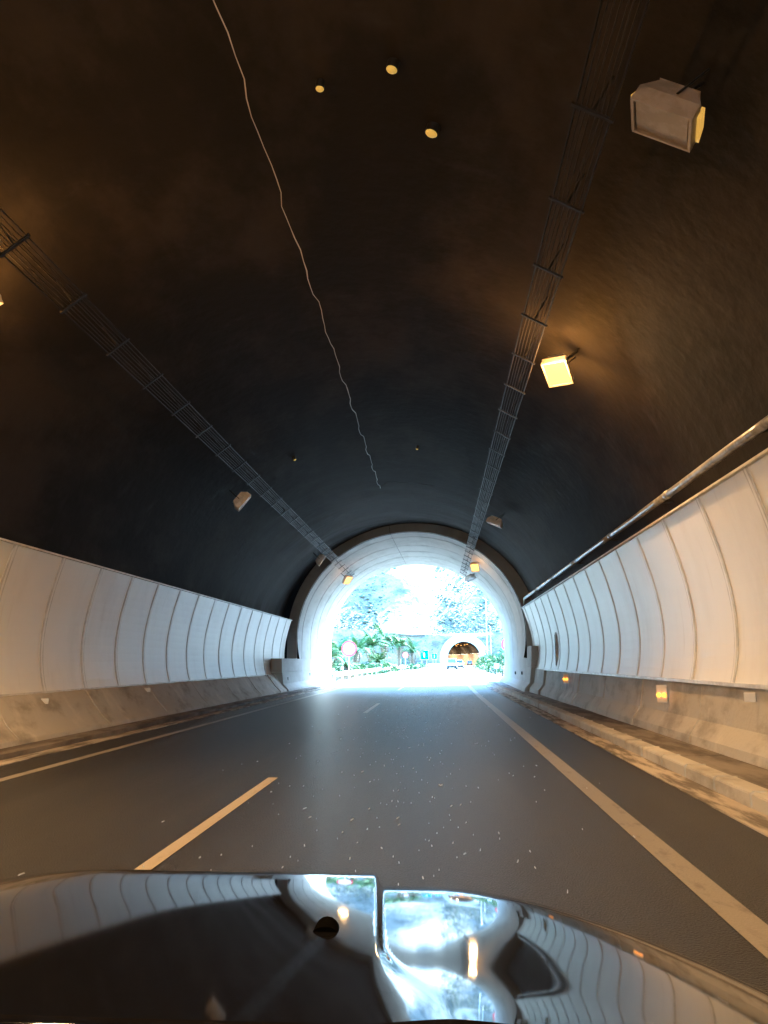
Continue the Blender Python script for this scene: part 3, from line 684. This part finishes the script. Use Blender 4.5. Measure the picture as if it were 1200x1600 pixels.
# ---------------------------------------------------------------- cars ahead
def car(x, y, rz, w_, l_, h_, m, label, van=False):
    g = empty('car', (x, y, 0), rz, label=label, cat='car')
    hw = w_/2
    def loft(secs, name, mm):
        V = []; n_ = len(secs[0][1])
        F = []
        for yy_, pr in secs: V += [(px_, yy_, pz) for px_, pz in pr]
        for i in range(len(secs)-1):
            for k in range(n_): F.append((i*n_+k, i*n_+(k+1) % n_, (i+1)*n_+(k+1) % n_, (i+1)*n_+k))
        F += [tuple(range(n_))[::-1], tuple(range((len(secs)-1)*n_, len(secs)*n_))]
        return mesh(name, V, F, mm, g)
    def pr(wb, zt, z0=.28): return [(-wb*.94, z0), (-wb, z0+.2), (-wb, zt*.75), (-wb*.93, zt), (wb*.93, zt), (wb, zt*.75), (wb, z0+.2), (wb*.94, z0)]
    bz = h_*.56
    bevel(loft([(0, pr(hw*.93, bz*.96, .36)), (.15, pr(hw, bz)), (l_*.6, pr(hw, bz)), (l_*.95, pr(hw*.95, bz*.8)), (l_, pr(hw*.85, bz*.62, .36))], 'body', m), .04)
    r0_, r1_ = (.08, .16) if van else (.12, .5)
    def cp(wb, z0, z1, wt): return [(-wb, z0), (-wt, z1), (wt, z1), (wb, z0)]
    bevel(loft([(r0_, cp(hw*.9, bz-.02, bz+.03, hw*.88)), (r1_, cp(hw*.9, bz-.02, h_, hw*.76)), (l_*.55, cp(hw*.9, bz-.02, h_, hw*.76)), (l_*.74, cp(hw*.9, bz-.02, bz+.03, hw*.85))], 'cabin', m), .04)
    zc_ = (bz+h_)/2
    t_ = r0_+(r1_-r0_)*.5
    V = [(-hw*.8, r0_+.0+(r1_-r0_)*.12-.015, bz+.07), (hw*.8, r0_+(r1_-r0_)*.12-.015, bz+.07), (hw*.7, r1_-(r1_-r0_)*.12-.02, h_-.09), (-hw*.7, r1_-(r1_-r0_)*.12-.02, h_-.09)]
    V += [(a, b_+.03, c_) for a, b_, c_ in V]
    mesh('rear_window', V, [(0, 1, 2, 3), (0, 4, 5, 1), (1, 5, 6, 2), (2, 6, 7, 3), (3, 7, 4, 0)], 'carglass', g)
    for s in (-1, 1):
        V = [(s*(hw*.895), r1_*.9+.2, bz+.05), (s*(hw*.895), l_*.66, bz+.05), (s*(hw*.78), l_*.54, h_-.08), (s*(hw*.78), r1_+.15, h_-.08)]
        mesh('side_window', V+[(a-s*.03, b_, c_) for a, b_, c_ in V], [(0, 1, 2, 3), (7, 6, 5, 4)], 'carglass', g)
        bevel(MB().box((s*hw*.86, .02, bz*.8), (hw*.22, .1, .28)).build('tail_light', 'tail', g), .02)
        for yy_ in (.75, l_-.8):
            wh = MB().tube([(s*(hw-.22), yy_, .32), (s*(hw-.01), yy_, .32)], .32, 18).build('tyre', 'tyre', g)
            MB().tube([(s*(hw-.02), yy_, .32), (s*(hw+.005), yy_, .32)], .19, 12).build('rim', 'galv', wh)
        MB().box((s*(hw+.08), l_*.62, bz+.08), (.18, .1, .13)).build('wing_mirror', m, g)
    bevel(MB().box((0, -.04, .46), (w_*.92, .14, .24)).build('bumper', 'black', g), .03)
    MB().box((0, -.045 if van else .0, bz*.78), (.5, .03, .11)).build('number_plate', 'plate', g)
car(at(703, 138), 138, -.05, 1.85, 4.4, 1.85, 'carwhite', 'nearer white van like car driving towards the far tunnel', True)
car(at(713.5, 152), 152, -.06, 1.8, 4.2, 1.6, 'carsilver', 'silver car just right of and beyond the white one')
car(at(730, 256), 256, -.03, 1.8, 4.3, 1.5, 'cardark', 'dark car entering the mouth of the far tunnel')

# ---------------------------------------------------------------- own car's bonnet
def sst(a, b_, x): t = min(1, max(0, (x-a)/(b_-a))); return t*t*(3-2*t)
import bisect
def prof_from(pts, v1):       # integrate slope (deg) knots into heights on a fine table
    tab = []; z = 0; v = .7; st = .005
    while v < 2.6:
        for (a, sa), (b_, sb_) in zip(pts, pts[1:]):
            if a <= v <= b_: s_ = sa+(sb_-sa)*(v-a)/(b_-a); break
        tab.append((v, z)); z -= math.tan(R(s_))*st; v += st
    for _ in range(3): tab = [(tab[i][0], (tab[max(i-5, 0)][1]+2*tab[i][1]+tab[min(i+5, len(tab)-1)][1])/4 if 4 < i < len(tab)-5 else tab[i][1]) for i in range(len(tab))]
    zr = [q for q in tab if q[0] >= v1][0][1]
    return tab, zr
LP, lz = prof_from([(.5, 4), (1.05, 4.2), (1.57, 4.8), (2.02, 7.2), (2.09, 10), (2.2, 24), (2.8, 40)], 2.0)
RP, rz_ = prof_from([(.5, 11), (1.04, 10.6), (1.17, 8), (1.30, 5.5), (1.48, 5.4), (1.93, 7.7), (2.02, 10), (2.15, 24), (3.8, 40)], 1.9)
def look(tab, v): i = min(len(tab)-2, max(0, int((v-.7)/.005))); f = (v-tab[i][0])/.005; return tab[i][1]+(tab[i+1][1]-tab[i][1])*f
XH = -.35
def hood(x, v):
    u = x-XH
    zl = .881+look(LP, v)-lz; zr_ = .873+look(RP, v+1.1*max(0, u-.35)**1.5)-rz_
    c_ = -.078*v; h_ = .008+.07*sst(1.42, 1.05, v)
    b_ = sst(c_-h_*.6, c_+h_*1.4, x)
    z = zl*(1-b_)+zr_*b_
    z -= (.2 if u > 0 else .3)*max(0, abs(u)-.5)**2
    return z
V = []; F = []; NU, NV = 420, 170
for j in range(NV+1):
    v = 1.015+1.37*j/NV
    for i in range(NU+1):
        x = -1.35+2.05*i/NU; V.append((x, v, hood(x, v)))
for j in range(NV):
    for i in range(NU): a = j*(NU+1)+i; F.append((a, a+1, a+NU+2, a+NU+1))
car0 = empty('car', (0, 1.5, 0), label='glossy black bonnet of the camera car mirroring the tunnel', cat='car')
car0.location = (0, 0, 0)
bn = mesh('bonnet', V, F, 'paintcar', car0, True)
sol = bn.modifiers.new('thick', 'SOLIDIFY'); sol.thickness = .02; sol.offset = -1
x_, v_ = -.205, 1.47
wn = MB()
z_ = hood(x_, v_); V = []
for yy_, hw_, h_ in ((v_-.03, .024, .014), (v_+.0, .022, .022), (v_+.035, .012, .006)):
    for k in range(9): a = pi*k/8; V.append((x_+hw_*cos(a), yy_, z_-.003+h_*sin(a)))
F = [(i*9+k, i*9+k+1, i*9+9+k+1, i*9+9+k) for i in range(2) for k in range(8)]+[tuple(range(9)), tuple(range(18, 27))[::-1]]
mesh('washer_nozzle', V, F, 'blackm', car0)
V = []; F = []
for i in range(41):
    x = -1.35+2.05*i/40; zb = hood(x, 1.015)
    V += [(x, 1.013, zb-.012), (x, .99, zb-.02), (x, .8, zb-.0), (x, .8, zb-.1)]
for i in range(40):
    for k in range(3): F.append((4*i+k, 4*i+k+1, 4*i+5+k, 4*i+4+k))
mesh('cowl', V, F, 'blackm', car0, False)
# dark body below the bonnet
MB().box((XH, 1.3, .5), (1.2, .6, .3)).build('front_body', 'black', car0)
